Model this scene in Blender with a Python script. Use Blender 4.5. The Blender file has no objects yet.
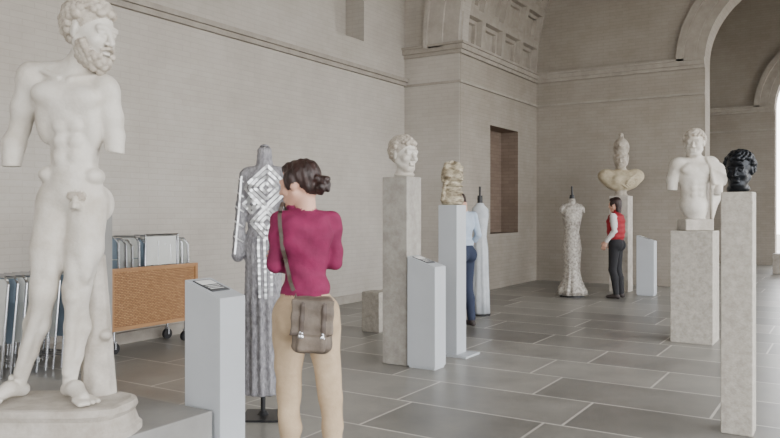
import bpy, bmesh, math, random
import numpy as np
from mathutils import Vector, Matrix
from mathutils.bvhtree import BVHTree
random.seed(3)
FPX=740.0; TH=math.atan(464/740.0)
fw=np.array([-math.sin(TH),math.cos(TH)]); rt=np.array([math.cos(TH),math.sin(TH)])
CH=1.38
def W(u,d):
    p=fw*d+rt*((u-390)/FPX*d); return float(p[0]),float(p[1])
def S(r,g,b):
    def c(x):
        x/=255.0
        return x/12.92 if x<=0.04045 else ((x+0.055)/1.055)**2.4
    return (c(r),c(g),c(b),1)
COL=bpy.context.scene.collection
# ------------------------------------------------------------ materials
def newmat(name):
    m=bpy.data.materials.new(name); m.use_nodes=True
    nt=m.node_tree; b=nt.nodes['Principled BSDF']
    return m,nt,b
def mat(name,c1,rough=.6,metal=0,c2=None,nscale=8,bump=0,bscale=40,spec=.5,detail=6,lo=.35,hi=.65,stretch=None):
    m,nt,b=newmat(name); N=nt.nodes; L=nt.links
    b.inputs['Base Color'].default_value=c1; b.inputs['Roughness'].default_value=rough
    b.inputs['Metallic'].default_value=metal
    b.inputs['Specular IOR Level'].default_value=spec
    tc=N.new('ShaderNodeTexCoord'); src=tc.outputs['Object']
    if stretch:
        mp=N.new('ShaderNodeMapping'); mp.inputs['Scale'].default_value=stretch
        L.new(src,mp.inputs['Vector']); src=mp.outputs['Vector']
    if c2:
        n=N.new('ShaderNodeTexNoise'); n.inputs['Scale'].default_value=nscale; n.inputs['Detail'].default_value=detail
        n.inputs['Roughness'].default_value=.65
        r=N.new('ShaderNodeValToRGB'); r.color_ramp.elements[0].position=lo; r.color_ramp.elements[1].position=hi
        r.color_ramp.elements[0].color=c1; r.color_ramp.elements[1].color=c2
        L.new(src,n.inputs['Vector']); L.new(n.outputs['Fac'],r.inputs['Fac']); L.new(r.outputs['Color'],b.inputs['Base Color'])
    if bump:
        n=N.new('ShaderNodeTexNoise'); n.inputs['Scale'].default_value=bscale; n.inputs['Detail'].default_value=5
        bp=N.new('ShaderNodeBump'); bp.inputs['Strength'].default_value=bump; bp.inputs['Distance'].default_value=.01
        L.new(src,n.inputs['Vector']); L.new(n.outputs['Fac'],bp.inputs['Height']); L.new(bp.outputs['Normal'],b.inputs['Normal'])
    return m
def brickwall(name,c1,c2,cm,stain):
    m,nt,b=newmat(name); N=nt.nodes; L=nt.links
    tc=N.new('ShaderNodeTexCoord'); sp=N.new('ShaderNodeSeparateXYZ'); L.new(tc.outputs['Object'],sp.inputs[0])
    ad=N.new('ShaderNodeMath'); ad.operation='ADD'; L.new(sp.outputs[0],ad.inputs[0]); L.new(sp.outputs[1],ad.inputs[1])
    cb=N.new('ShaderNodeCombineXYZ'); L.new(ad.outputs[0],cb.inputs[0]); L.new(sp.outputs[2],cb.inputs[1])
    br=N.new('ShaderNodeTexBrick'); L.new(cb.outputs[0],br.inputs['Vector'])
    br.inputs['Color1'].default_value=c1; br.inputs['Color2'].default_value=c2; br.inputs['Mortar'].default_value=cm
    br.inputs['Scale'].default_value=1; br.inputs['Brick Width'].default_value=.24; br.inputs['Row Height'].default_value=.062
    br.inputs['Mortar Size'].default_value=.006; br.inputs['Mortar Smooth'].default_value=.8; br.inputs['Bias'].default_value=-.2
    n=N.new('ShaderNodeTexNoise'); n.inputs['Scale'].default_value=.9; n.inputs['Detail'].default_value=10; n.inputs['Roughness'].default_value=.74
    L.new(tc.outputs['Object'],n.inputs['Vector'])
    r=N.new('ShaderNodeValToRGB'); r.color_ramp.elements[0].position=.32; r.color_ramp.elements[1].position=.68
    r.color_ramp.elements[0].color=(0.75,.725,.69,1); r.color_ramp.elements[1].color=(1.0,1.0,1.0,1)
    L.new(n.outputs['Fac'],r.inputs['Fac'])
    mx=N.new('ShaderNodeMix'); mx.data_type='RGBA'; mx.blend_type='MULTIPLY'; mx.inputs[0].default_value=stain
    L.new(br.outputs['Color'],mx.inputs[6]); L.new(r.outputs['Color'],mx.inputs[7])
    L.new(mx.outputs[2],b.inputs['Base Color'])
    b.inputs['Roughness'].default_value=.9; b.inputs['Specular IOR Level'].default_value=.2
    bp=N.new('ShaderNodeBump'); bp.inputs['Strength'].default_value=.22; bp.inputs['Distance'].default_value=.005; bp.invert=True
    n2=N.new('ShaderNodeTexNoise'); n2.inputs['Scale'].default_value=24; n2.inputs['Detail'].default_value=6; L.new(tc.outputs['Object'],n2.inputs['Vector'])
    mm=N.new('ShaderNodeMath'); mm.operation='MULTIPLY_ADD'; mm.inputs[1].default_value=1.2
    L.new(n2.outputs['Fac'],mm.inputs[0]); L.new(br.outputs['Fac'],mm.inputs[2])
    L.new(mm.outputs[0],bp.inputs['Height']); L.new(bp.outputs['Normal'],b.inputs['Normal'])
    return m
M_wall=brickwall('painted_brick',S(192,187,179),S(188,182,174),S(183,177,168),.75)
M_wall_shade=brickwall('painted_brick_shaded',S(166,159,149),S(161,154,144),S(155,148,138),.85)  # same painted brick, shade of the deeper bays put into its colour
M_niche=brickwall('bare_brick',S(136,120,107),S(126,110,98),S(116,102,92),.8)
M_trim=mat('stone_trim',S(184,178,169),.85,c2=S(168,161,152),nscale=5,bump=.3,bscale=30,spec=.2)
M_trim_shade=mat('stone_trim_shaded',S(170,163,153),.85,c2=S(154,147,137),nscale=5,bump=.3,bscale=30,spec=.2)  # same trim stone, darkened to go with the shaded wall colour
M_ceil=mat('ceiling_plaster',S(182,176,167),.9)
def floor_mat():
    m,nt,b=newmat('slate_floor'); N=nt.nodes; L=nt.links
    tc=N.new('ShaderNodeTexCoord')
    mp=N.new('ShaderNodeMapping'); mp.inputs['Location'].default_value=(.35,.12,0); L.new(tc.outputs['Object'],mp.inputs['Vector'])
    br=N.new('ShaderNodeTexBrick'); L.new(mp.outputs[0],br.inputs['Vector'])
    br.inputs['Color1'].default_value=S(114,112,108); br.inputs['Color2'].default_value=S(150,148,142); br.inputs['Mortar'].default_value=S(198,195,188)
    br.inputs['Scale'].default_value=1; br.inputs['Brick Width'].default_value=1.25; br.inputs['Row Height'].default_value=.68
    br.inputs['Mortar Size'].default_value=.010; br.inputs['Mortar Smooth'].default_value=.3; br.offset=.37; br.inputs['Bias'].default_value=0
    br.squash=.8; br.squash_frequency=3
    n=N.new('ShaderNodeTexNoise'); n.inputs['Scale'].default_value=2.4; n.inputs['Detail'].default_value=7; n.inputs['Roughness'].default_value=.62
    L.new(tc.outputs['Object'],n.inputs['Vector'])
    r=N.new('ShaderNodeValToRGB'); r.color_ramp.elements[0].position=.3; r.color_ramp.elements[1].position=.7
    r.color_ramp.elements[0].color=(.66,.66,.66,1); r.color_ramp.elements[1].color=(1.15,1.14,1.12,1)
    L.new(n.outputs['Fac'],r.inputs['Fac'])
    mx=N.new('ShaderNodeMix'); mx.data_type='RGBA'; mx.blend_type='MULTIPLY'; mx.inputs[0].default_value=.85
    L.new(br.outputs['Color'],mx.inputs[6]); L.new(r.outputs['Color'],mx.inputs[7]); L.new(mx.outputs[2],b.inputs['Base Color'])
    rr=N.new('ShaderNodeMapRange'); rr.inputs[3].default_value=.24; rr.inputs[4].default_value=.44
    L.new(n.outputs['Fac'],rr.inputs[0]); L.new(rr.outputs[0],b.inputs['Roughness'])
    bp=N.new('ShaderNodeBump'); bp.inputs['Strength'].default_value=.15; bp.inputs['Distance'].default_value=.004
    L.new(n.outputs['Fac'],bp.inputs['Height']); L.new(bp.outputs['Normal'],b.inputs['Normal'])
    return m
M_floor=floor_mat()
M_marble=mat('aged_marble',S(208,203,194),.55,c2=S(178,169,155),nscale=5,bump=.25,bscale=60,lo=.42,hi=.75)
M_marbleh=mat('marble_hair',S(194,186,174),.65,c2=S(158,148,134),nscale=14,bump=.4,bscale=60)
M_plinth=mat('marble_plinth',S(198,192,183),.7,c2=S(164,156,145),nscale=6,bump=.4,bscale=30)
M_stone=mat('grey_stone_pedestal',S(172,168,160),.75,c2=S(148,143,135),nscale=12,bump=.3,bscale=60,detail=9)
M_stoned=mat('speckled_stone',S(186,181,171),.75,c2=S(158,152,142),nscale=22,bump=.3,bscale=80,detail=9)
M_plat=mat('platform_grey',S(152,151,148),.6,c2=S(140,139,136),nscale=3)
M_white=mat('painted_white_panel',S(186,190,194),.45,c2=S(180,184,188),nscale=2)
M_dark=mat('dark_metal',S(40,40,42),.4,metal=.3)
M_steel=mat('chrome_tube',S(190,192,196),.25,metal=1.0)
M_chairw=mat('chair_white_plastic',S(206,208,204),.5)
M_chairb=mat('chair_blue_grey',S(120,136,150),.5)
M_label=mat('label_dark',S(60,62,66),.35)
M_paper=mat('label_paper',S(225,225,222),.7)
M_bronze=mat('dark_bronze',S(30,34,40),.34,metal=.5,c2=S(16,18,22),nscale=12,bump=.3,bscale=50)
M_skin=mat('skin',S(205,160,138),.5)
M_hair=mat('dark_hair',S(54,34,30),.45,c2=S(30,19,17),nscale=30,bump=.8,bscale=60,stretch=(1,1,.3))
M_maroon=mat('raspberry_knit',S(126,26,72),.85,c2=S(106,20,60),nscale=10,bump=.4,bscale=30)
M_beige=mat('beige_trousers',S(190,168,140),.85,c2=S(170,148,120),nscale=6,bump=.5,bscale=25)
M_bag=mat('grey_brown_leather',S(122,110,98),.6,c2=S(88,78,69),nscale=7,bump=.4,bscale=30)
M_bagd=mat('bag_trim_leather',S(74,63,55),.55)
M_red=mat('red_vest',S(158,24,40),.7,c2=S(132,18,32),nscale=9,bump=.4,bscale=20)
M_whites=mat('white_sleeves',S(208,206,204),.8)
M_black=mat('black_trousers',S(28,28,32),.8)
M_blue=mat('light_blue_shirt',S(186,200,216),.8,c2=S(164,180,200),nscale=8)
M_jean=mat('blue_jeans',S(44,52,74),.85)
M_shoe=mat('dark_shoes',S(50,42,40),.6)
M_knit=mat('grey_knit',S(158,157,160),.8,c2=S(112,110,115),nscale=60,bump=.9,bscale=90,stretch=(1,1,.35))
M_silver=mat('silver_strip',S(222,224,226),.3,metal=.7)
M_gownw=mat('white_silk',S(204,208,212),.55,c2=S(182,188,194),nscale=9)
M_gown3=mat('pearl_lace',S(194,188,178),.45,metal=.2,c2=S(128,122,114),nscale=26,bump=.8,bscale=60,detail=3)
M_gold=mat('bronze_fabric',S(194,184,160),.5,metal=.2,c2=S(112,98,76),nscale=14,bump=.8,bscale=25,detail=3,stretch=(1,1,2.2))
M_ochre=mat('ochre_marble',S(194,182,156),.65,c2=S(160,147,122),nscale=8,bump=.3)
M_wood=mat('pale_wood',S(176,134,92),.55,c2=S(156,114,76),nscale=6,stretch=(1,.15,1))
def wicker():
    m,nt,b=newmat('wicker'); N=nt.nodes; L=nt.links
    tc=N.new('ShaderNodeTexCoord'); sp=N.new('ShaderNodeSeparateXYZ'); L.new(tc.outputs['Object'],sp.inputs[0])
    cb=N.new('ShaderNodeCombineXYZ'); L.new(sp.outputs[1],cb.inputs[0]); L.new(sp.outputs[2],cb.inputs[1])
    br=N.new('ShaderNodeTexBrick'); L.new(cb.outputs[0],br.inputs['Vector'])
    br.inputs['Color1'].default_value=S(186,142,96); br.inputs['Color2'].default_value=S(162,118,76); br.inputs['Mortar'].default_value=S(104,72,46)
    br.inputs['Scale'].default_value=1; br.inputs['Brick Width'].default_value=.036; br.inputs['Row Height'].default_value=.016; br.inputs['Mortar Size'].default_value=.002
    L.new(br.outputs['Color'],b.inputs['Base Color']); b.inputs['Roughness'].default_value=.6
    bp=N.new('ShaderNodeBump'); bp.invert=True; bp.inputs['Distance'].default_value=.004; L.new(br.outputs['Fac'],bp.inputs['Height']); L.new(bp.outputs['Normal'],b.inputs['Normal'])
    return m
M_wick=wicker()
# ------------------------------------------------------------ mesh builder
class MB:
    def __init__(s): s.v=[];s.f=[];s.m=[]
    def add(s,vs,fs,mi=0):
        o=len(s.v); s.v+=[tuple(map(float,x)) for x in vs]; s.f+=[tuple(i+o for i in f) for f in fs]; s.m+=[mi]*len(fs)
    def box(s,lo,hi,mi=0):
        x0,y0,z0=lo;x1,y1,z1=hi
        vs=[(x0,y0,z0),(x1,y0,z0),(x1,y1,z0),(x0,y1,z0),(x0,y0,z1),(x1,y0,z1),(x1,y1,z1),(x0,y1,z1)]
        s.add(vs,[(0,3,2,1),(4,5,6,7),(0,1,5,4),(1,2,6,5),(2,3,7,6),(3,0,4,7)],mi)
    def tube(s,pts,r,mi=0,n=8,cap=True):
        pts=[Vector(p) for p in pts]; rs=r if isinstance(r,(list,tuple)) else [r]*len(pts)
        vs=[];fs=[]; ref=None
        for i,p in enumerate(pts):
            t=(pts[min(i+1,len(pts)-1)]-pts[max(i-1,0)]).normalized()
            if ref is None: ref=Vector((0,0,1)) if abs(t.z)<.9 else Vector((1,0,0))
            a=(ref-t*ref.dot(t)).normalized(); ref=a; b=t.cross(a)
            for k in range(n):
                an=2*math.pi*k/n; vs.append(p+(a*math.cos(an)+b*math.sin(an))*rs[i])
        for i in range(len(pts)-1):
            for k in range(n):
                fs.append((i*n+k,i*n+(k+1)%n,(i+1)*n+(k+1)%n,(i+1)*n+k))
        if cap: fs.append(tuple(range(n-1,-1,-1))); fs.append(tuple((len(pts)-1)*n+k for k in range(n)))
        s.add(vs,fs,mi)
    def loft(s,secs,n=72,mi=0,cap=True):
        vs=[];fs=[]
        for q in secs:
            z,cx,cy,rx,ry=q[:5]; amp=q[5] if len(q)>5 else 0; fr=q[6] if len(q)>6 else 10; pw=q[7] if len(q)>7 else 2.0
            for k in range(n):
                a=2*math.pi*k/n; c=math.cos(a); t=math.sin(a)
                e=2/pw; w=1+amp*(math.sin(fr*a+z*1.7)+.4*math.sin((fr*1.7//1)*a+1+z*3))
                vs.append((cx+rx*w*math.copysign(abs(c)**e,c),cy+ry*w*math.copysign(abs(t)**e,t),z))
        for i in range(len(secs)-1):
            for k in range(n): fs.append((i*n+k,i*n+(k+1)%n,(i+1)*n+(k+1)%n,(i+1)*n+k))
        if cap: fs.append(tuple(range(n-1,-1,-1))); fs.append(tuple((len(secs)-1)*n+k for k in range(n)))
        s.add(vs,fs,mi)
    def obj(s,name,mats,smooth=False,bevel=0,loc=None,rz=0,parent=None):
        me=bpy.data.meshes.new(name); me.from_pydata(s.v,[],s.f)
        for m in mats: me.materials.append(m)
        me.polygons.foreach_set('material_index',s.m)
        if smooth: me.polygons.foreach_set('use_smooth',[True]*len(me.polygons))
        bm=bmesh.new(); bm.from_mesh(me); bmesh.ops.recalc_face_normals(bm,faces=bm.faces); bm.to_mesh(me); bm.free()
        me.update(); o=bpy.data.objects.new(name,me); COL.objects.link(o)
        if loc is not None: o.location=loc
        o.rotation_euler=(0,0,rz)
        if bevel:
            b=o.modifiers.new('bevel','BEVEL'); b.width=bevel; b.segments=2; b.limit_method='ANGLE'
        if parent: o.parent=parent
        return o
def empty(name,loc,rz=0):
    e=bpy.data.objects.new(name,None); COL.objects.link(e); e.location=loc; e.rotation_euler=(0,0,rz); e.empty_display_size=.2
    return e
# ------------------------------------------------------------ SDF sculpting
def Rx(a): c,s=math.cos(a),math.sin(a); return np.array([[1,0,0],[0,c,-s],[0,s,c]])
def Ry(a): c,s=math.cos(a),math.sin(a); return np.array([[c,0,s],[0,1,0],[-s,0,c]])
def Rz(a): c,s=math.cos(a),math.sin(a); return np.array([[c,-s,0],[s,c,0],[0,0,1]])
D=math.radians
class Body:
    def __init__(s): s.P=[]; s.st=[(np.eye(3),np.zeros(3),1.0)]
    def push(s,R,t,sc=1.0):
        R0,t0,s0=s.st[-1]; s.st.append((R0@R,t0+s0*(R0@np.array(t,float)),s0*sc))
    def pop(s): s.st.pop()
    def T(s,p): R,t,sc=s.st[-1]; return t+sc*(R@np.array(p,float))
    def cone(s,a,b,ra,rb,m=0,k=.02,sub=False):
        sc=s.st[-1][2]; s.P.append(('c',s.T(a),s.T(b),ra*sc,rb*sc,m,k*sc,sub))
    def chain(s,pts,rs,m=0,k=.02):
        for i in range(len(pts)-1): s.cone(pts[i],pts[i+1],rs[i],rs[i+1],m,k)
    def ell(s,c,r,m=0,k=.02,rot=None,sub=False):
        R,_,sc=s.st[-1]; r=np.array(r if hasattr(r,'__len__') else (r,r,r),float)*sc
        s.P.append(('e',s.T(c),r,R@(rot if rot is not None else np.eye(3)),None,m,k*sc,sub))
    def box(s,c,h,rnd=.005,m=0,k=.01,rot=None,sub=False):
        R,_,sc=s.st[-1]
        s.P.append(('b',s.T(c),np.array(h,float)*sc,R@(rot if rot is not None else np.eye(3)),rnd*sc,m,k*sc,sub))
    def build(s,name,res,mats,noise=None,loc=(0,0,0),rz=0,parent=None,smooth=2,zmin=None):
        los=[];his=[]
        def bb(p):
            if p[0]=='c':
                r=max(p[3],p[4]); return np.minimum(p[1],p[2])-r,np.maximum(p[1],p[2])+r
            if p[0]=='e':
                e=np.sqrt(((p[3]*p[2][None,:])**2).sum(1)); return p[1]-e,p[1]+e
            e=(np.abs(p[3])*p[2][None,:]).sum(1); return p[1]-e,p[1]+e
        for p in s.P:
            if not p[7]:
                a,b=bb(p); los.append(a); his.append(b)
        lo=np.min(los,0)-res*4; hi=np.max(his,0)+res*4
        n=np.ceil((hi-lo)/res).astype(int)+1
        F=np.full(n,1e3,np.float32); Lb=np.zeros(n,np.int8)
        ax=[lo[i]+res*np.arange(n[i]) for i in range(3)]
        for p in s.P:
            k=p[6]; a,b=bb(p); mg=k+res*3
            i0=np.clip(np.floor((a-mg-lo)/res).astype(int),0,n-1); i1=np.clip(np.ceil((b+mg-lo)/res).astype(int)+1,1,n)
            if np.any(i1<=i0): continue
            sl=tuple(slice(i0[i],i1[i]) for i in range(3))
            X=ax[0][sl[0]][:,None,None];Y=ax[1][sl[1]][None,:,None];Z=ax[2][sl[2]][None,None,:]
            if p[0]=='c':
                A,Bv,ra,rb=p[1],p[2],p[3],p[4]; ba=Bv-A; q=max(ba@ba,1e-9)
                x=X-A[0];y=Y-A[1];z=Z-A[2]
                h=np.clip((x*ba[0]+y*ba[1]+z*ba[2])/q,0,1)
                d=np.sqrt((x-h*ba[0])**2+(y-h*ba[1])**2+(z-h*ba[2])**2)-(ra+(rb-ra)*h)
            else:
                R=p[3]; x=X-p[1][0];y=Y-p[1][1];z=Z-p[1][2]
                u=R[0,0]*x+R[1,0]*y+R[2,0]*z; v=R[0,1]*x+R[1,1]*y+R[2,1]*z; w=R[0,2]*x+R[1,2]*y+R[2,2]*z
                r=p[2]
                if p[0]=='e':
                    k0=np.sqrt((u/r[0])**2+(v/r[1])**2+(w/r[2])**2); k1=np.sqrt((u/r[0]**2)**2+(v/r[1]**2)**2+(w/r[2]**2)**2)+1e-9
                    d=k0*(k0-1)/k1
                else:
                    rn=p[4]; qx=np.abs(u)-r[0]+rn;qy=np.abs(v)-r[1]+rn;qz=np.abs(w)-r[2]+rn
                    d=np.sqrt(np.maximum(qx,0)**2+np.maximum(qy,0)**2+np.maximum(qz,0)**2)+np.minimum(np.maximum(qx,np.maximum(qy,qz)),0)-rn
            d=d.astype(np.float32); f=F[sl]; k=max(k,1e-5)
            if p[7]:
                nf=-f; h=np.clip(.5+.5*(d-nf)/k,0,1); F[sl]=-(d*(1-h)+nf*h-k*h*(1-h))
            else:
                h=np.clip(.5+.5*(d-f)/k,0,1); Lb[sl]=np.where(d<f,p[5],Lb[sl]); F[sl]=d*(1-h)+f*h-k*h*(1-h)
        if noise is not None:
            F=F+noise(ax[0][:,None,None],ax[1][None,:,None],ax[2][None,None,:],Lb).astype(np.float32)
        if zmin is not None:
            F=np.maximum(F,(zmin-ax[2])[None,None,:].astype(np.float32))
        F[0]=1;F[-1]=1;F[:,0]=1;F[:,-1]=1;F[:,:,0]=1;F[:,:,-1]=1
        F=np.clip(F,-1,1)
        I=F<0
        def cs(A,i,j,k): return A[i:A.shape[0]-1+i,j:A.shape[1]-1+j,k:A.shape[2]-1+k]
        cnt=np.zeros(tuple(x-1 for x in F.shape),np.int8)
        for i in (0,1):
            for j in (0,1):
                for k in (0,1): cnt+=cs(I,i,j,k)
        mask=(cnt>0)&(cnt<8); ci=np.argwhere(mask); nv=len(ci)
        idx=np.full(mask.shape,-1,np.int32); idx[mask]=np.arange(nv)
        C={}
        for i in (0,1):
            for j in (0,1):
                for k in (0,1): C[(i,j,k)]=F[ci[:,0]+i,ci[:,1]+j,ci[:,2]+k]
        pos=np.zeros((nv,3)); num=np.zeros(nv)
        for a in range(3):
            for b in (0,1):
                for c in (0,1):
                    e0=[0,0,0]; o=[x for x in range(3) if x!=a]; e0[o[0]]=b; e0[o[1]]=c; e1=list(e0); e1[a]=1
                    f0=C[tuple(e0)];f1=C[tuple(e1)]; cr=(f0<0)!=(f1<0)
                    t=np.where(cr,f0/np.where(cr,f0-f1,1),0)
                    pp=np.tile(np.array(e0,float),(nv,1)); pp[:,a]=t
                    pos+=pp*cr[:,None]; num+=cr
        pos=lo+res*(ci+pos/num[:,None])
        vl=Lb[ci[:,0],ci[:,1],ci[:,2]]
        faces=[]
        for a in range(3):
            o=[x for x in range(3) if x!=a]
            s0=[slice(None)]*3; s1=[slice(None)]*3; s0[a]=slice(0,-1); s1[a]=slice(1,None)
            A0=I[tuple(s0)];A1=I[tuple(s1)]
            e=np.argwhere(A0!=A1)
            e=e[(e[:,o[0]]>0)&(e[:,o[1]]>0)]
            ins=A0[e[:,0],e[:,1],e[:,2]]
            def g(d0,d1):
                q=e.copy(); q[:,o[0]]-=d0; q[:,o[1]]-=d1; return idx[q[:,0],q[:,1],q[:,2]]
            Q=np.stack([g(1,1),g(0,1),g(0,0),g(1,0)],1)
            flip=ins if a==1 else ~ins
            Q[flip]=Q[flip][:,::-1]
            faces.append(Q)
        Q=np.concatenate(faces); Q=Q[(Q>=0).all(1)]
        me=bpy.data.meshes.new(name); me.vertices.add(nv); me.vertices.foreach_set('co',pos.astype(np.float32).ravel())
        nf=len(Q); me.loops.add(nf*4); me.loops.foreach_set('vertex_index',Q.astype(np.int32).ravel())
        me.polygons.add(nf); me.polygons.foreach_set('loop_start',np.arange(nf,dtype=np.int32)*4)
        try: me.polygons.foreach_set('loop_total',np.full(nf,4,np.int32))
        except Exception: pass
        for m in mats: me.materials.append(m)
        me.polygons.foreach_set('material_index',vl[Q[:,0]].astype(np.int32)); me.polygons.foreach_set('use_smooth',np.ones(nf,bool))
        me.update(calc_edges=True); me.validate()
        o=bpy.data.objects.new(name,me); COL.objects.link(o); o.location=loc; o.rotation_euler=(0,0,rz)
        if smooth:
            sm=o.modifiers.new('smooth','SMOOTH'); sm.factor=.5; sm.iterations=smooth
        if parent: o.parent=parent
        return o
def fib(n):
    g=math.pi*(3-math.sqrt(5)); out=[]
    for i in range(n):
        z=1-2*(i+.5)/n; r=math.sqrt(1-z*z); out.append((r*math.cos(g*i),r*math.sin(g*i),z))
    return out
def head(B,c,s=1.0,yaw=0,pitch=0,roll=0,skin=0,hair=0,style='curls',beard=False,eyes=None):
    B.push(Rz(yaw)@Rx(pitch)@Ry(roll),c,s)
    B.ell((0,.018,.03),(.074,.092,.083),skin,.02)
    B.ell((0,-.028,-.025),(.058,.063,.082),skin,.03)
    B.ell((0,-.055,-.093),(.028,.028,.022),skin,.03)
    for sx in (-1,1):
        B.cone((.055*sx,.0,-.05),(.022*sx,-.06,-.092),.018,.016,skin,.025)
        B.ell((.037*sx,-.062,-.028),(.024,.024,.022),skin,.02)
    B.cone((-.04,-.078,.022),(.04,-.078,.022),.013,.013,skin,.012)
    for sx in (-1,1):
        B.ell((.03*sx,-.102,.0),(.021,.02,.013),skin,.008,sub=True)
        B.ell((.03*sx,-.077,.0),(.014,.013,.011),skin if eyes is None else eyes,.002)
        B.cone((.017*sx,-.087,.008),(.045*sx,-.08,.006),.004,.004,skin,.004)
        B.cone((.017*sx,-.087,-.009),(.045*sx,-.08,-.008),.003,.003,skin,.004)
        B.ell((.074*sx,.012,-.005),(.009,.018,.03),skin,.006,rot=Rz(.3*sx))
    B.cone((0,-.086,.018),(0,-.114,-.028),.008,.012,skin,.008)
    for sx in (-1,1): B.ell((.011*sx,-.1,-.032),(.009,.01,.008),skin,.006)
    B.cone((-.018,-.09,-.055),(.018,-.09,-.055),.006,.006,skin,.006)
    B.cone((-.014,-.09,-.069),(.014,-.09,-.069),.008,.008,skin,.006)
    B.cone((-.02,-.1,-.062),(.02,-.1,-.062),.002,.002,skin,.004,sub=True)
    if style=='curls':
        B.ell((0,.022,.035),(.08,.096,.086),hair,.008)
        for (x,y,z) in fib(230):
            if z<-.35 and y<.1: continue
            if y<-.25 and z<.42 : continue
            if z<.05 and y<-.05: continue
            r=.0155+.003*math.sin(x*37+y*91)
            B.ell((x*.086,.02+y*.103,.033+z*.093),r,hair,.002)
    if beard:
        for (x,y,z) in fib(260):
            if y>.3 or z>.05: continue
            if y<-.35 and z>-.3: continue
            if abs(x)<.4 and z>-.52 and y<0: continue
            B.ell((x*.068,-.03+y*.082,-.045+z*.09),.0135,hair,.002)
        B.cone((-.028,-.098,-.056),(0,-.108,-.046),.007,.008,hair,.003); B.cone((.028,-.098,-.056),(0,-.108,-.046),.007,.008,hair,.003)
        for q in ((0,-.095,-.12),(.022,-.09,-.112),(-.022,-.09,-.112),(0,-.08,-.14),(.025,-.07,-.13),(-.025,-.07,-.13),(.012,-.1,-.1),(-.012,-.1,-.1)): B.ell(q,.017,hair,.003)
    B.pop()
def unit(v): v=np.array(v,float); return v/np.linalg.norm(v)
def hand(B,w,d,n,side,m,curl=.35,s=1.0):
    w=np.array(w,float); d=unit(d); n=np.array(n,float); n=unit(n-d*(n@d)); t=np.cross(d,n)*side
    R=np.stack([t,d,n],1)
    B.box(w+d*.045*s,(.036*s,.044*s,.013*s),.011*s,m,.008,rot=R)
    for i,L in enumerate((.07,.078,.072,.056)):
        r=w+d*.085*s+t*(.028-.0187*i)*s; a=0; ds=[.42,.33,.25]
        spread=t*(.12-.08*i)
        for j in range(3):
            a+=curl*(1.0 if j else .6); v=unit(d*math.cos(a)+n*math.sin(a)+spread*.5)
            e=r+v*L*ds[j]*s; B.cone(r,e,(.0088-.0007*j)*s,(.0082-.0007*j)*s,m,.003); r=e
    r=w+d*.02*s+t*.03*s; e=r+unit(d*.7+t*.7+n*.35)*.04*s; B.cone(r,e,.011*s,.0095*s,m,.008)
    f=e+unit(d*.95+t*.15+n*.4)*.032*s; B.cone(e,f,.0095*s,.008*s,m,.004)
def human(B,p,female=True):
    sk,tp,pt,hr,sh,sl=p.get('m',(0,1,2,3,4,1)); wsc=p.get('w',1.0 if female else 1.1); aw=p.get('aw',1.0); lw=p.get('lw',1.0)
    B.ell((0,.0,1.23),(.142*wsc,.1,.16),tp,.03)
    B.ell((0,-.005,1.06),(.115*wsc,.085,.15),tp,.04)
    B.ell((0,.0,1.0),(.14*wsc,.1,.06),tp,.04)
    B.cone((-.135*wsc,.005,1.34),(.135*wsc,.005,1.34),.046,.046,tp,.04)
    B.cone((0,.015,1.32),(0,.012,1.36),.06,.048,tp,.03)
    for sx in (-1,1):
        if female: B.ell((.065*sx,-.085,1.23),(.055,.045,.055),tp,.03)
        B.ell((.065*sx,.055,1.27),(.055,.04,.09),tp,.03)
    B.ell((0,.005,.9),(.152,.108,.12),pt,.02)
    for sx in (-1,1): B.ell((.07*sx,.06,.865),(.082,.075,.09),pt,.03)
    B.cone((0,.015,1.36),(0,.0,1.46),.05,.044,sk,.01)
    for side,sx in (('L',1),('R',-1)):
        sh0=np.array((.155*sx*wsc,.0,1.335)); el=np.array(p['el'+side]); wr=np.array(p['wr'+side])
        B.cone(sh0,el,.048*aw,.038*aw,sl,.02)
        mid=el+(wr-el)*.35; se=el+(wr-el)*p.get('slen',.9)
        B.cone(el,mid,.039*aw,.037*aw,sl,.01); B.cone(mid,se,.037*aw,.034*aw,sl,.01)
        B.cone(mid,wr,.03,.024,sk,.005)
        hd=p.get('hd'+side)
        hand(B,wr,hd[0],hd[1],hd[2],sk,hd[3])
        hip=np.array((.08*sx,.0,.87)); kn=np.array(p['kn'+side]); an=np.array(p['an'+side])
        B.cone(hip,kn,.09,.062*lw,pt,.025)
        cm=kn+(an-kn)*.35+np.array((0,.015,0)); B.cone(kn,cm,.062*lw,.06*lw,pt,.02); B.cone(cm,an+np.array((0,0,.02)),.06*lw,.05*lw,pt,.02)
        td=p.get('td'+side,(0,-1,0)); td=unit(td)
        B.cone(an+np.array((0,.0,-.02)),an+np.array((0,0,-.045))-td*.03,.04,.034,sh,.01)
        B.cone(an+np.array((0,0,-.035)),an+td*.14+np.array((0,0,-.052)),.038,.027,sh,.015)
    hc=p['hc']; head(B,hc,.98,p.get('hy',0),p.get('hp',0),skin=sk,hair=hr,style='none',eyes=None)
    B.push(Rz(p.get('hy',0))@Rx(p.get('hp',0)),hc,.98)
    B.ell((0,.03,.038),(.083,.095,.087),hr,.012)
    B.ell((0,-.03,.085),(.06,.05,.035),hr,.02)
    for sx in (-1,1): B.ell((.066*sx,-.005,.02),(.022,.045,.05),hr,.012)
    if p.get('bun'):
        B.ell((0,.07,-.02),(.055,.04,.045),hr,.02)
        for q,r in (((.0,.125,-.01),.036),((.02,.135,-.035),.028),((-.02,.14,-.02),.027),((.01,.12,-.055),.02),((-.01,.148,-.045),.018),((0,.158,.0),.02),((.03,.12,.01),.016)): B.ell(q,r,hr,.006)
    else: B.ell((0,.07,-.03),(.06,.045,.06),hr,.03)
    if p.get('long'): B.ell((0,.065,-.08),(.06,.035,.08),hr,.02)
    B.pop()
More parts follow.
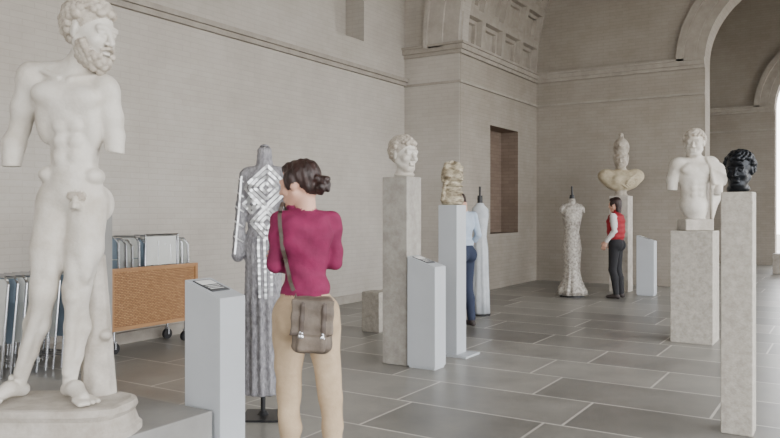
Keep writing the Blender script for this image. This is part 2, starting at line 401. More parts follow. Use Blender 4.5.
# ------------------------------------------------------------ room shell
WX=-6.5; PX=-5.46; PY=10.85; BY=14.3; SPR=4.1; RX=3.54; CE=9.0
def wall_holes(name,run,const,a0,a1,z0,z1,holes,depth,mats,thick=.5):
    b=MB(); As=sorted({a0,a1}|{h[0] for h in holes}|{h[1] for h in holes}); Zs=sorted({z0,z1}|{h[2] for h in holes}|{h[3] for h in holes})
    def P(a,z,q): return (const-q,a,z) if run=='y' else (a,const+q,z)
    for i in range(len(As)-1):
        for j in range(len(Zs)-1):
            am=(As[i]+As[i+1])/2; zm=(Zs[j]+Zs[j+1])/2
            hole=any(h[0]<am<h[1] and h[2]<zm<h[3] for h in holes); q=depth if hole else 0
            b.add([P(As[i],Zs[j],q),P(As[i+1],Zs[j],q),P(As[i+1],Zs[j+1],q),P(As[i],Zs[j+1],q)],[(0,1,2,3)],1 if hole else 0)
    for h in holes:
        for (p,q) in (((h[0],h[2]),(h[1],h[2])),((h[1],h[2]),(h[1],h[3])),((h[1],h[3]),(h[0],h[3])),((h[0],h[3]),(h[0],h[2]))):
            b.add([P(p[0],p[1],0),P(q[0],q[1],0),P(q[0],q[1],depth),P(p[0],p[1],depth)],[(0,1,2,3)],1)
    b.add([P(a0,z0,thick),P(a1,z0,thick),P(a1,z1,thick),P(a0,z1,thick),P(a0,z0,0),P(a1,z0,0),P(a1,z1,0),P(a0,z1,0)],[(3,2,1,0),(0,1,5,4),(1,2,6,5),(2,3,7,6),(3,0,4,7)],0)
    return b.obj(name,mats)
def arch_wall(name,run,c0,c1,a0,a1,z1,ops,m,zb=0):
    pts=[(a0,zb),(a0,z1),(a1,z1),(a1,zb)]
    for (cx,R,sp) in sorted(ops,reverse=True):
        if cx+R<a1-1e-4: pts.append((cx+R,zb))
        else: pts.pop()
        if sp>zb: pts.append((cx+R,sp))
        for k in range(1,33):
            t=math.pi*k/32; pts.append((cx+R*math.cos(t),sp+R*math.sin(t)))
        if cx-R>a0+1e-4: pts.append((cx-R,zb)) if sp>zb else None
        else: pts.pop() if sp<=zb else None
    n=len(pts); b=MB()
    def P(a,z,q): return (a,q,z) if run=='x' else (q,a,z)
    vs=[P(a,z,c0) for a,z in pts]+[P(a,z,c1) for a,z in pts]
    fs=[tuple(range(n)),tuple(range(2*n-1,n-1,-1))]+[(i,(i+1)%n,n+(i+1)%n,n+i) for i in range(n)]
    b.add(vs,fs); return b.obj(name,[m])
def archivolt(b,c,cx,bands,sp,mi=0,t0=0,t1=math.pi,n=40):
    for (r0,r1,pr) in bands:
        for k in range(n):
            a=t0+(t1-t0)*k/n; e=t0+(t1-t0)*(k+1)/n
            q=[]
            for yy in (c+.01,c-pr):
                for (r,t) in ((r0,a),(r1,a),(r1,e),(r0,e)): q.append((cx+r*math.cos(t),yy,sp+r*math.sin(t)))
            b.add(q,[(4,5,6,7),(0,1,5,4),(1,2,6,5),(2,3,7,6),(3,0,4,7)],mi)
b=MB(); b.box((-7,-6,-.2),(4.2,30,0)); b.obj('floor',[M_floor])
b=MB(); b.box((-40,-40,-.5),(60,60,-.22)); b.obj('ground',[mat('outdoor_gravel',S(170,165,155),.9,c2=S(150,146,138),nscale=3)])
b=MB(); b.box((-7,-6,CE),(4.2,30,CE+.2)); b.obj('ceiling',[M_ceil])
wall_holes('wall_left','y',WX,-5.5,PY,0,CE,[(8.84,9.6,4.05,6.2)],.35,[M_wall,M_wall])
wall_holes('wall_pier','y',PX,PY+.02,BY,0,SPR,[(12.05,13.33,.99,2.92)],.35,[M_wall_shade,M_niche],thick=1.5)
b=MB(); b.box((WX-.0,PY-.02,0),(PX,PY+.0,SPR)); b.obj('wall_pier_front',[M_wall])
TC=-.96; TR=4.5
arch_wall('wall_transverse_arch','x',PY,PY+.3,WX-.5,RX+.6,CE,[(TC,TR,SPR)],M_wall,zb=SPR)
bm=bmesh.new(); NA,NB=22,4; g=[[bm.verts.new((TC-TR*math.cos(math.pi*i/NA),PY+.01+(BY-PY-.01)*j/NB,SPR+TR*math.sin(math.pi*i/NA))) for j in range(NB+1)] for i in range(NA+1)]
fs=[bm.faces.new((g[i][j],g[i+1][j],g[i+1][j+1],g[i][j+1])) for i in range(NA) for j in range(NB)]
bm.normal_update()
if fs[0].normal.x<0: bmesh.ops.reverse_faces(bm,faces=fs)
bm.normal_update()
bmesh.ops.inset_individual(bm,faces=fs,thickness=.1,depth=0); bmesh.ops.inset_individual(bm,faces=fs,thickness=.03,depth=-.09); bmesh.ops.inset_individual(bm,faces=fs,thickness=.09,depth=0);bmesh.ops.inset_individual(bm,faces=fs,thickness=.02,depth=-.06)
me=bpy.data.meshes.new('ceiling_coffered_arch'); bm.to_mesh(me); bm.free(); me.materials.append(M_trim_shade); o=bpy.data.objects.new('ceiling_coffered_arch',me); COL.objects.link(o)
arch_wall('wall_back','x',BY,BY+.5,WX-.5,RX+.6,CE,[(-2.27+1.45,1.45,SPR)],M_wall_shade)
arch_wall('wall_far','x',21.5,22.0,WX-.5,RX+.6,CE,[(-1.73+1.45,1.45,SPR)],M_wall_shade)
b=MB(); b.box((WX-.5,BY+.5,0),(WX,28.5,CE)); b.obj('wall_left_rear',[M_wall_shade])
b=MB()
archivolt(b,PY,TC,[(TR-.0,TR+.28,.05),(TR+.28,TR+.55,.09),(TR+.55,TR+.62,.13)],SPR,0,n=60)
b.obj('trim_transverse_archivolt',[M_trim])
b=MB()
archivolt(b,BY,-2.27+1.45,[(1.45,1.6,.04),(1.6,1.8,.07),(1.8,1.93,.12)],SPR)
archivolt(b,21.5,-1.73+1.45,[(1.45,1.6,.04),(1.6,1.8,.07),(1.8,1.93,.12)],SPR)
b.obj('trim_archivolts',[M_trim_shade])
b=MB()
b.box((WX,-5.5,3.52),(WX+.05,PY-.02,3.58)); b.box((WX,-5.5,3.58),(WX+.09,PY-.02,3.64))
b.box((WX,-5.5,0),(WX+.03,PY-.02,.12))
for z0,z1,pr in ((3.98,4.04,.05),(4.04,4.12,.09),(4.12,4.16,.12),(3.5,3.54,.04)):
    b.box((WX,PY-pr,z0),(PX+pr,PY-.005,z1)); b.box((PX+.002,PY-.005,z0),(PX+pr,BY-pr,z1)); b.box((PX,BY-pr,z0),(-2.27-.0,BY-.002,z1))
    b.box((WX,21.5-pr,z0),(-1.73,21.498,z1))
b.obj('trim_cornice',[M_trim_shade])
ops=[]; y=-3.6
while y<28: ops.append((y,1.55,4.3)); y+=3.6
arch_wall('wall_right_arcade','y',RX,RX+.5,-5.5,29,CE,ops,M_wall)
arch_wall('wall_front','x',-6.0,-5.5,WX-.5,RX+.6,CE,[(-.2,1.6,4.3)],M_wall)
# ------------------------------------------------------------ pedestals & stands
def pedestal(name,X1,Y0,w,d,h,m,z0=0,bev=.006):
    b=MB(); b.box((-w/2,-d/2,0),(w/2,d/2,h))
    return b.obj(name,m if isinstance(m,list) else [m],bevel=bev,loc=(X1-w/2,Y0+d/2,z0))
def info_stand(X1,Y0):
    w,d=.28,.2; b=MB(); hl,hr=.99,.90
    b.box((-w/2+.01,-d/2+.01,0),(w/2-.01,d/2-.01,.02),0)
    vs=[(-w/2,-d/2,.02),(w/2,-d/2,.02),(w/2,d/2,.02),(-w/2,d/2,.02),(-w/2,-d/2,hl),(w/2,-d/2,hr),(w/2,d/2,hr),(-w/2,d/2,hl)]
    b.add(vs,[(0,3,2,1),(4,5,6,7),(0,1,5,4),(1,2,6,5),(2,3,7,6),(3,0,4,7)],0)
    def top(x,y,e): return (x,y,hl+(hr-hl)*(x+w/2)/w+e)
    def plate(x0,x1,y0,y1,e,mi):
        b.add([top(x0,y0,.0),top(x1,y0,0),top(x1,y1,0),top(x0,y1,0),top(x0,y0,e),top(x1,y0,e),top(x1,y1,e),top(x0,y1,e)],[(4,5,6,7),(0,1,5,4),(1,2,6,5),(2,3,7,6),(3,0,4,7)],mi)
    plate(-.11,.05,-.07,.07,.005,1)
    plate(-.10,-.04,-.06,.06,.0065,2)
    for i in range(3): plate(-.025+.02*i,-.019+.02*i,-.055,.055-.01*(i%2),.0065,2)
    return b.obj('info_stand',[M_white,M_label,M_paper],bevel=.003,loc=(X1-w/2,Y0+d/2,0))
info_stand(-2.977,2.975)
x,y=W(435,6.42); info_stand(x,y)
x,y=W(654,12.1); info_stand(x,y)
b=MB(); b.box((-4.7,.6,0),(-3.02,2.94,.05)); b.box((-4.71,.59,.05),(-3.01,2.95,.28)); b.obj('statue_platform',[M_plat],bevel=.006)
# ------------------------------------------------------------ statue 1
SX,SY=W(68,3.7)
E1=empty('marble_male_statue',(SX,SY,.28),TH)
B=Body(); B.push(np.eye(3),(0,0,-.28))
m=0
B.ell((.02,0,1.91),(.163,.12,.19),m,.03); B.ell((.035,-.0,1.66),(.116,.1,.18),m,.05); B.ell((.022,0,1.48),(.148,.112,.11),m,.04)
B.ell((-.058,-.078,1.955),(.092,.048,.064),m,.022,rot=Ry(.15)); B.ell((.098,-.078,1.93),(.092,.048,.064),m,.022,rot=Ry(-.15))
B.cone((-.12,-.13,1.885),(.0,-.13,1.875),.005,.005,m,.016,sub=True); B.cone((.05,-.13,1.87),(.16,-.13,1.862),.005,.005,m,.016,sub=True)
B.cone((.022,-.14,2.0),(.036,-.127,1.60),.005,.005,m,.016,sub=True)
B.cone((-.10,-.12,1.80),(.0,-.125,1.86),.004,.004,m,.02,sub=True); B.cone((.16,-.11,1.78),(.06,-.125,1.85),.004,.004,m,.02,sub=True)
for z in (1.80,1.725,1.65):
    for sx in (-1,1): B.ell((.035+.036*sx,-.086,z),(.035,.024,.036),m,.014)
B.ell((.035,-.07,1.55),(.082,.045,.085),m,.03)
B.ell((.04,-.125,1.595),(.007,.015,.009),m,.01,sub=True)
B.ell((-.078,-.03,1.565),(.048,.068,.045),m,.02); B.ell((.142,-.02,1.555),(.046,.068,.045),m,.02)
B.ell((-.098,-.01,1.84),(.048,.075,.12),m,.04); B.ell((.138,-.01,1.82),(.045,.075,.12),m,.04)
B.cone((-.135,-.11,1.53),(.05,-.13,1.395),.006,.006,m,.02,sub=True); B.cone((.195,-.105,1.52),(.11,-.13,1.395),.006,.006,m,.02,sub=True)
B.ell((.0,.09,1.45),(.085,.07,.1),m,.03); B.ell((.11,.09,1.42),(.085,.07,.1),m,.03)
B.cone((.025,.015,2.02),(.09,.0,2.17),.078,.07,m,.03)
B.cone((.03,.02,2.09),(-.125,.01,2.07),.06,.062,m,.04); B.cone((.05,.02,2.06),(.165,.01,2.0),.06,.055,m,.04)
B.cone((-.01,-.088,2.035),(-.14,-.04,2.09),.012,.012,m,.015); B.cone((.05,-.088,2.03),(.15,-.04,2.05),.012,.012,m,.015)
B.ell((-.178,0,2.045),(.075,.078,.088),m,.022); B.ell((.188,0,1.98),(.068,.075,.088),m,.022)
B.chain([(-.182,0,2.02),(-.222,.01,1.90),(-.249,.02,1.80),(-.27,.0,1.72),(-.274,-.02,1.6)],[.068,.063,.048,.054,.043],m,.02)
B.box((-.27,0,1.565),(.1,.1,.04),.004,m,.004,sub=True)
B.chain([(.192,0,1.97),(.212,.01,1.85),(.226,.02,1.76),(.234,.0,1.66)],[.062,.058,.047,.047],m,.02)
B.box((.24,0,1.635),(.1,.1,.04),.004,m,.004,rot=Ry(.2),sub=True)
for q in range(14): B.ell((.052+.005*q,-.110-.006*math.sin(q*.24),1.455+.01*math.sin(q*2)),.011,1,.003)
B.cone((.085,-.122,1.44),(.087,-.136,1.405),.012,.011,m,.004); B.ell((.072,-.118,1.41),(.017,.018,.021),m,.004); B.ell((.1,-.118,1.41),(.017,.018,.021),m,.004)
# legs
B.chain([(-.058,0,1.43),(-.075,-.03,1.2),(-.092,-.06,1.02),(-.095,-.065,.97)],[.095,.086,.06,.056],m,.03)
B.ell((-.1,-.075,1.17),(.045,.042,.14),m,.022); B.ell((-.05,-.08,1.1),(.033,.035,.08),m,.022); B.ell((-.095,-.112,.985),(.034,.024,.036),m,.012)
B.chain([(-.095,-.06,.97),(-.155,.0,.82),(-.205,.02,.68),(-.25,.02,.53)],[.054,.06,.042,.033],m,.025)
B.cone((-.1,-.09,.94),(-.24,-.01,.58),.028,.024,m,.018)
B.ell((-.29,.015,.545),(.016,.02,.02),m,.012)
B.chain([(-.25,.045,.485),(-.275,-.04,.505),(-.31,-.13,.475)],[.036,.037,.029],m,.015)
for i in range(5):
    t=i-2; B.cone((-.31-.017*t*-1,-.12-.004*t,.468),(-.325+.02*t,-.18+.008*abs(t-1),.458),.015,.0135-.001*abs(t+2)*.5,m,.002)
B.chain([(.1,0,1.43),(.092,-.025,1.2),(.058,-.03,1.0),(.05,-.025,.95)],[.098,.087,.062,.058],m,.03)
B.ell((.115,-.075,1.18),(.045,.042,.15),m,.022); B.ell((.06,-.08,1.1),(.033,.035,.08),m,.022); B.ell((.052,-.08,.965),(.034,.024,.036),m,.012)
B.chain([(.05,-.02,.95),(.035,.03,.8),(.015,.03,.66),(.0,.02,.53)],[.055,.061,.044,.034],m,.025)
B.cone((.048,-.055,.92),(.0,-.01,.58),.03,.024,m,.018)
B.chain([(-.02,.045,.485),(.05,-.03,.505),(.11,-.09,.475)],[.036,.039,.032],m,.015)
for i in range(5):
    t=i-2; B.cone((.11+.014*t,-.09+.014*t,.468),(.155+.016*t*.9,-.135+.018*t+.006*abs(t),.458),.015,.0135,m,.002)
B.build('figure',.0064,[M_marble,M_marbleh],parent=E1,smooth=1)
B=Body(); B.push(np.eye(3),(0,0,-.28))
B.cone((.06,.01,2.1),(.09,.0,2.18),.06,.066,0,.02)
head(B,(.12,-.015,2.275),1.3,yaw=D(68),pitch=D(14),skin=0,hair=1,beard=True)
B.build('bearded_head',.0046,[M_marble,M_marbleh],parent=E1,smooth=1)
B=Body(); B.push(np.eye(3),(0,0,-.28))
B.chain([(.1,.14,.42),(.1,.13,.7),(.08,.12,1.0),(.08,.11,1.2)],[.085,.064,.054,.046],0,.03)
for i in range(8): B.cone((.1+.075*math.cos(i*.8),.14+.065*math.sin(i*.8),.44),(.085+.043*math.cos(i*.8+.4),.12+.043*math.sin(i*.8+.4),1.15),.018,.012,0,.012)
B.ell((.16,.08,.75),(.03,.035,.028),0,.02)
B.build('tree_trunk_support',.009,[M_plinth],parent=E1,zmin=.155)
b=MB()
rx,ry=.40,.22; cx=-.06
b.loft([(0,cx,.0,rx,ry,.014,3,3.4),(.03,cx,0,rx,ry,.014,3,3.4),(.045,cx,0,rx-.015,ry-.01,.016,5,3.4),(.10,cx,0,rx-.035,ry-.018,.02,5,3.4),(.125,cx,0,rx-.02,ry-.01,.016,4,3.4),(.155,cx,0,rx-.025,ry-.015,.02,7,3.4),(.162,cx,0,rx-.05,ry-.03,.02,7,3.4)],96)
b.obj('plinth',[M_plinth],smooth=False,parent=E1)
# ------------------------------------------------------------ woman with shoulder bag
WX1,WY1=W(306,3.6)
EW=empty('woman_with_shoulder_bag',(WX1,WY1,0),TH)
B=Body(); B.push(Rz(D(192)),(0,0,0),1.0)
p=dict(elL=(.15,-.0,1.12),wrL=(.0,-.175,1.1),elR=(-.146,.0,1.13),wrR=(.04,-.185,1.15),slen=.8,w=.86,aw=.9,lw=.86,
  hdL=((-1,.5,.05),(0,.9,.3),-1,.35),hdR=((1,.15,.05),(0,1,-.2),1,.35),
  knL=(.082,-.02,.47),anL=(.072,.02,.085),knR=(-.118,-.0,.47),anR=(-.14,.03,.085),tdL=(.2,-1,0),tdR=(-.25,-1,0),
  hc=(.03,-.02,1.515),hy=D(52),hp=D(8),bun=True,m=(0,1,2,3,4,1))
human(B,p)
def folds(X,Y,Z,L):
    f=np.zeros(np.broadcast(X,Y,Z).shape)
    a=.003*np.sin(Z*58+np.sin(X*22)*2.0+Y*14)+.0024*np.sin(Z*37-X*41+np.sin(Z*20))
    f=np.where(L==1,a,0)+np.where(L==2,.003*np.sin(Z*34+X*24*np.sin(Z*6))+.002*np.sin(X*60+Z*13),0)
    f+=np.where(L==3,.0022*np.sin(X*190+Z*60+np.sin(Y*90)),0)
    return f
wb=B.build('body',.0056,[M_skin,M_maroon,M_beige,M_hair,M_shoe],noise=folds,parent=EW,smooth=1)
def bvh_of(o):
    me=o.data; return BVHTree.FromPolygons([v.co.copy() for v in me.vertices],[tuple(p.vertices) for p in me.polygons])
bv=bvh_of(wb)
def proj(bv,x,z,off=.006,default=-.08):
    h=bv.ray_cast(Vector((x,-1.5,z)),Vector((0,1,0)))
    return Vector((x,(h[0].y if h[0] is not None else default)-off,z))
def ribbon(b,pts,w,th,mi=0,view=Vector((0,-1,0))):
    vs=[];fs=[]
    for i,p in enumerate(pts):
        t=(pts[min(i+1,len(pts)-1)]-pts[max(i-1,0)]).normalized(); s=t.cross(view)
        if s.length<1e-4: s=Vector((1,0,0))
        s.normalize(); n=s.cross(t).normalized()
        for (a,c) in ((-w/2,-th/2),(w/2,-th/2),(w/2,th/2),(-w/2,th/2)): vs.append(p+s*a+n*c)
    for i in range(len(pts)-1):
        for k in range(4): fs.append((i*4+k,i*4+(k+1)%4,(i+1)*4+(k+1)%4,(i+1)*4+k))
    fs+= [(3,2,1,0),tuple(len(vs)-4+k for k in range(4))]
    b.add(vs,fs,mi)
def wp(u,v): return ((u-306)/205.6,1.38+(212-v)/205.6)
b=MB(); path=[(284,207),(282,214),(283,228),(285,245),(288,262),(292,278),(298,292)]
pp=[]
for i in range(len(path)-1):
    for t in range(4):
        u=path[i][0]+(path[i+1][0]-path[i][0])*t/4; v=path[i][1]+(path[i+1][1]-path[i][1])*t/4; x,z=wp(u,v); pp.append(proj(bv,x,z))
ys=[q.y for q in pp]; ys=[min(ys[max(0,i-1):i+2]) for i in range(len(ys))]
for q,yy in zip(pp,ys): q.y=yy
top=pp[0]; front=[top+Vector((.01,.16,-.06)),top+Vector((.005,.1,.012)),top+Vector((0,.05,.02))]
ribbon(b,front+pp,.018,.004,0)
b.obj('bag_strap',[M_bagd],parent=EW)
x0,z0=wp(317,319); yb=min(proj(bv,wp(u,v)[0],wp(u,v)[1]).y for u in (296,305,315,325,335) for v in (300,315,335))
B=Body(); B.push(Ry(D(3)),(x0,yb,z0),1.0)
B.box((0,-.04,-.005),(.095,.036,.125),.034,0,.01); B.box((0,-.076,.04),(.099,.010,.083),.01,0,.004)
B.box((0,-.04,.112),(.086,.03,.02),.018,0,.015)
B.box((0.0,-.08,-.078),(.066,.016,.04),.014,0,.004)
B.cone((-.098,-.083,-.042),(.098,-.083,-.042),.004,.004,1,.002)
B.box((-.05,-.087,.015),(.007,.005,.085),.004,1,.002); B.box((.05,-.087,.015),(.007,.005,.085),.004,1,.002)
B.box((-.05,-.094,-.045),(.009,.005,.009),.003,2,.001); B.box((.05,-.094,-.045),(.009,.005,.009),.003,2,.001)
B.cone((-.086,-.03,.09),(-.086,-.035,.14),.009,.007,1,.004)
def bn(X,Y,Z,L): return .003*np.sin(X*50+Z*40)*np.sin(Z*45-X*22)
B.build('shoulder_bag',.005,[M_bag,M_bagd,M_steel],noise=bn,parent=EW,smooth=1)
# ------------------------------------------------------------ silver strip gown on stand
GX,GY=W(266,5.0)
EG=empty('silver_gown_on_stand',(GX,GY,0),TH)
B=Body()
B.ell((-.01,0,1.53),(.138,.1,.16),0,.03); B.cone((-.105,0,1.645),(.09,0,1.645),.043,.043,0,.04); B.cone((-.01,0,1.67),(-.01,0,1.79),.058,.048,0,.02)
B.ell((-.01,0,1.80),(.038,.038,.03),0,.005,sub=True)
B.ell((-.01,-.08,1.55),(.1,.04,.06),0,.03)
B.ell((-.015,0,1.34),(.112,.085,.16),0,.04); B.ell((-.015,0,1.16),(.132,.1,.14),0,.04)
B.chain([(-.015,0,1.15),(-.02,0,.75),(-.02,0,.1)],[.118,.12,.135],0,.04)
B.chain([(-.135,0,1.63),(-.162,-.01,1.42),(-.175,-.04,1.22),(-.178,-.05,1.09)],[.045,.039,.036,.042],0,.02)
B.chain([(.12,0,1.63),(.155,-.01,1.42),(.165,-.04,1.22),(.165,-.05,1.09)],[.045,.039,.036,.042],0,.02)
def gn(X,Y,Z,L):
    a=np.arctan2(Y,X+.02+0*Z); w=np.clip((1.25-Z)/.5,0,1)
    return w*.008*np.sin(a*14+Z*1.5)+.0015*np.sin(Z*160)+0*X
gd=B.build('gown',.0075,[M_knit],noise=gn,parent=EG,zmin=.16)
gb=bvh_of(gd)
b=MB()
def seg(u0,v0,u1,v1,w,mi=0,off=.008,n=10):
    pts=[]
    for i in range(n+1):
        x=u0+(u1-u0)*i/n; z=v0+(v1-v0)*i/n; h=gb.ray_cast(Vector((x,-1.5,z)),Vector((0,1,0)))
        if h[0] is None:
            if len(pts)>1: ribbon(b,pts,w,.003,mi)
            pts=[]; continue
        pts.append(Vector((x,h[0].y-off,z)))
    if len(pts)>1: ribbon(b,pts,w,.003,mi)
for (cx,cz,sizes) in ((.02,1.54,(.035,.075,.115,.15)),(.02,1.31,(.04,.075,.11)),(-.085,1.43,(.03,.06))):
    for sz in sizes:
        c=[(cx,cz+sz),(cx+sz,cz),(cx,cz-sz),(cx-sz,cz)]
        for i in range(4): seg(*c[i],*c[(i+1)%4],.019)
for x in (-.03,.01,.05): seg(x,1.22,x*.9+.01,.8+.1*abs(x)*5,.016,n=24)
for k in range(5): seg(-.2,1.62-.1*k,-.14,1.58-.1*k,.010)
seg(-.155,1.62,-.19,1.1,.012,n=20)
for k in range(4): seg(.11,1.60-.09*k,.2,1.56-.09*k,.012)
b.obj('silver_strips',[M_silver],parent=EG)
b=MB(); b.tube([(-.02,0,.01),(-.02,0,.3)],.016,0,12); b.box((-.15,-.15,0),(.13,.13,.014),0); b.tube([(-.01,0,1.68),(-.01,0,1.81)],.028,0,12)
b.tube([(-.02,0,.014),(-.02,0,.04)],[.04,.02],0,16)
b.obj('stand',[M_dark],parent=EG)
# ------------------------------------------------------------ folded chairs and cart
def folded_chair(b,O,ang,lean=.08,h=.86,w=.42,white=True):
    c,s=math.cos(ang),math.sin(ang)
    def P(x,y,z):
        y=y+lean*z; return (O[0]+c*x-s*y,O[1]+s*x+c*y,O[2]+z)
    b.tube([P(-w/2,0,.01),P(-w/2,0,h-.06),P(-w/2+.05,0,h),P(w/2-.05,0,h),P(w/2,0,h-.06),P(w/2,0,.01)],.011,0,8)
    b.tube([P(-w/2+.03,.03,.01),P(-w/2+.03,.03,.6),P(w/2-.03,.03,.6),P(w/2-.03,.03,.01)],.010,0,8)
    b.tube([P(-w/2,0,.12),P(w/2,0,.12)],.008,0,6)
    def slab(z0,z1,y0,y1,mi):
        b.add([P(x,y,z) for z in (z0,z1) for (x,y) in ((-w/2+.015,y0),(w/2-.015,y0),(w/2-.015,y1),(-w/2+.015,y1))],[(0,3,2,1),(4,5,6,7),(0,1,5,4),(1,2,6,5),(2,3,7,6),(3,0,4,7)],mi)
    slab(h-.22,h-.02,-.008,.008,1 if white else 2); slab(.28,.66,.012,.026,1 if white else 2)
b=MB()
for i in range(10): folded_chair(b,(-6.12,3.40+.078*i,0),.16+.02*(i%3),lean=.1,h=.84,white=(i%3!=1))
b.obj('folded_chair_stack',[M_steel,M_chairw,M_chairb],smooth=False)
EC=empty('chair_cart',(-6.2,5.1,0))
b=MB(); y0,y1=-.53,.53
b.box((.185,y0,.25),(.2,y1,.82),1)
for z in (.235,.8): b.box((.18,y0-.02,z),(.215,y1+.02,z+.035),0)
for y in (y0-.02,y1-.015): b.box((.18,y,.235),(.217,y+.035,.83),0)
b.box((-.2,y0,.23),(.2,y1,.25),0); b.box((-.22,y0,.25),(-.205,y1,.82),1)
for y in (y0,y1-.015): b.box((-.205,y,.25),(.185,y+.015,.8),1)
b.obj('wicker_box',[M_wood,M_wick],parent=EC)
b=MB()
for yy in (y0+.08,y1-.08):
    for xx in (-.15,.13):
        b.tube([(xx,yy,.23),(xx,yy,.12)],.012,0,8)
        b.tube([(xx-.018,yy,.055),(xx+.018,yy,.055)],.055,1,20)
        b.box((xx-.028,yy-.01,.05),(xx-.02,yy+.01,.13),0); b.box((xx+.02,yy-.01,.05),(xx+.028,yy+.01,.13),0)
b.obj('casters',[M_steel,M_dark],parent=EC)
b=MB()
for i in range(12): folded_chair(b,(0,-.45+.08*i,.25),.42+.04*(i%2),lean=-.03,h=.89-.02*(i%3),w=.3,white=(i%4!=0))
b.add([(.13,-.08,.84),(.13,.3,.84),(.13,.3,1.13),(.13,-.08,1.13),(.155,-.08,.84),(.155,.3,.84),(.155,.3,1.13),(.155,-.08,1.13)],[(0,3,2,1),(4,5,6,7),(0,1,5,4),(1,2,6,5),(2,3,7,6),(3,0,4,7)],1)
b.tube([(.16,-.1,.84),(.16,-.1,1.15),(.16,.32,1.15),(.16,.32,.84)],.011,0,8)
b.obj('folded_chairs',[M_steel,M_chairw,M_chairb],parent=EC)
x,y=W(101,6.7); pedestal('info_column',x+.07,y-.07,.14,.14,1.38,M_plat)
# ------------------------------------------------------------ centre pedestal & head
pedestal('stone_pedestal',-3.39,5.69,.26,.26,1.70,M_stone)
def bust_head(name,loc,rz,mats,s,yaw,pitch,beard=False,neck=.1):
    B=Body(); z=neck+.115*s
    B.cone((0,.01,.01),(0,-.0,z-.05*s),.058*s,.05*s,0,.02)
    B.ell((0,0,.02),(.07*s,.066*s,.03),0,.02)
    head(B,(0,-.01,z+.01),s,yaw,pitch,skin=0,hair=1,beard=beard)
    o=B.build(name,.0042,mats,loc=loc,rz=rz,zmin=0.0,smooth=1); return o
bust_head('marble_portrait_head',(-3.50,5.83,1.702),TH,[M_marble,M_marbleh],1.34,D(38),D(4),neck=.04)
x,y=W(376,8.6); pedestal('stone_block',x+.12,y-.12,.24,.24,.46,M_stoned)
EP=empty('bodice_display',(-3.3,6.4,0),0)
b=MB(); b.box((-.2,-.14,0),(.22,.16,.02)); b.box((-.1,-.1,.02),(.1,.1,1.447)); b.obj('pedestal',[M_white],bevel=.004,parent=EP)
B=Body(); B.push(np.eye(3),(0,0,1.447))
B.ell((0,0,.27),(.112,.085,.095),0,.03); B.ell((0,0,.16),(.088,.065,.09),0,.03); B.ell((0,0,.05),(.112,.09,.09),0,.03)
B.ell((-.045,-.065,.28),(.045,.04,.045),0,.02); B.ell((.045,-.065,.28),(.045,.04,.045),0,.02)
B.chain([(-.06,0,.33),(-.05,0,.385)],[.04,.035],0,.03); B.chain([(.06,0,.33),(.05,0,.385)],[.04,.035],0,.03); B.cone((0,.02,.33),(0,.02,.40),.05,.038,0,.03)
B.ell((0,-.0,.42),(.03,.03,.03),0,.01,sub=True)
for i in range(5): B.cone((-.1,-.05,.05+.06*i),(.09,-.07,.0+.06*i),.01,.012,0,.02)
B.cone((.09,-.02,.36),(-.08,-.075,.2),.02,.016,0,.012); B.cone((-.08,-.075,.2),(-.1,-.05,.05),.016,.02,0,.012)
B.build('bodice',.006,[M_gold],parent=EP,zmin=1.449,rz=TH)
# ------------------------------------------------------------ white gown + man
x,y=W(480,9.9); EN=empty('white_gown_on_stand',(x,y,0),TH)
b=MB(); b.loft([(.03,0,0,.13,.13,.06,9),(.3,0,0,.12,.12,.06,9),(.6,0,0,.11,.11,.05,9),(.9,0,0,.105,.1,.03,9),(1.05,0,0,.085,.08,.01,9),(1.2,0,0,.1,.09,0,9),(1.32,0,0,.115,.1,0,9),(1.42,0,0,.11,.07,0,9),(1.47,0,0,.06,.05,0,9),(1.5,0,0,.045,.045,0,9)],72)
b.obj('gown',[M_gownw],smooth=True,parent=EN)
b=MB(); b.tube([(0,0,0),(0,0,1.72)],.014); b.tube([(0,0,0),(0,0,.025)],.14,0,24); b.tube([(0,0,1.5),(0,0,1.6)],.035,0,16); b.obj('stand',[M_dark],parent=EN)
x,y=W(463,8.9)
B=Body(); B.push(Rz(D(215)),(0,0,0),1.0)
p=dict(elL=(.21,.03,1.1),wrL=(.19,-.14,.95),elR=(-.21,.04,1.1),wrR=(-.19,-.12,.93),slen=.12,hdL=((0,-.5,-1),(-1,0,0),-1,.3),hdR=((0,-.5,-1),(1,0,0),1,.3),
 knL=(.09,-.02,.47),anL=(.09,.02,.085),knR=(-.09,-.02,.47),anR=(-.1,.04,.085),hc=(0,-.09,1.49),hy=0,hp=.4,m=(0,1,2,3,4,1))
human(B,p,False); B.build('man_visitor',.0075,[M_skin,M_blue,M_jean,M_hair,M_shoe],loc=(x,y,0),rz=TH)
# ------------------------------------------------------------ pearl gown
x,y=W(572,12.1); ED=empty('pearl_gown_on_stand',(x,y,0),TH)
b=MB(); b.loft([(.03,0,0,.25,.22,.07,11),(.12,0,0,.23,.2,.06,11),(.25,0,0,.165,.15,.04,11),(.42,0,0,.13,.125,.02,11),(.62,0,0,.14,.13,.01,8),(.8,0,0,.155,.13,0,8),(.95,0,0,.13,.11,0,8),(1.05,0,0,.112,.095,0,8),(1.2,0,0,.14,.11,0,8),(1.33,0,-.01,.165,.125,0,8),(1.43,0,0,.165,.09,0,8),(1.5,0,0,.15,.07,0,8),(1.53,0,0,.07,.055,0,8),(1.6,0,0,.05,.05,0,8)],88)
b.tube([(-.11,0,1.48),(-.16,0,1.43),(-.17,0,1.36)],[.05,.05,.045],0,12); b.tube([(.11,0,1.48),(.16,0,1.43),(.17,0,1.36)],[.05,.05,.045],0,12)
b.obj('gown',[M_gown3],smooth=True,parent=ED)
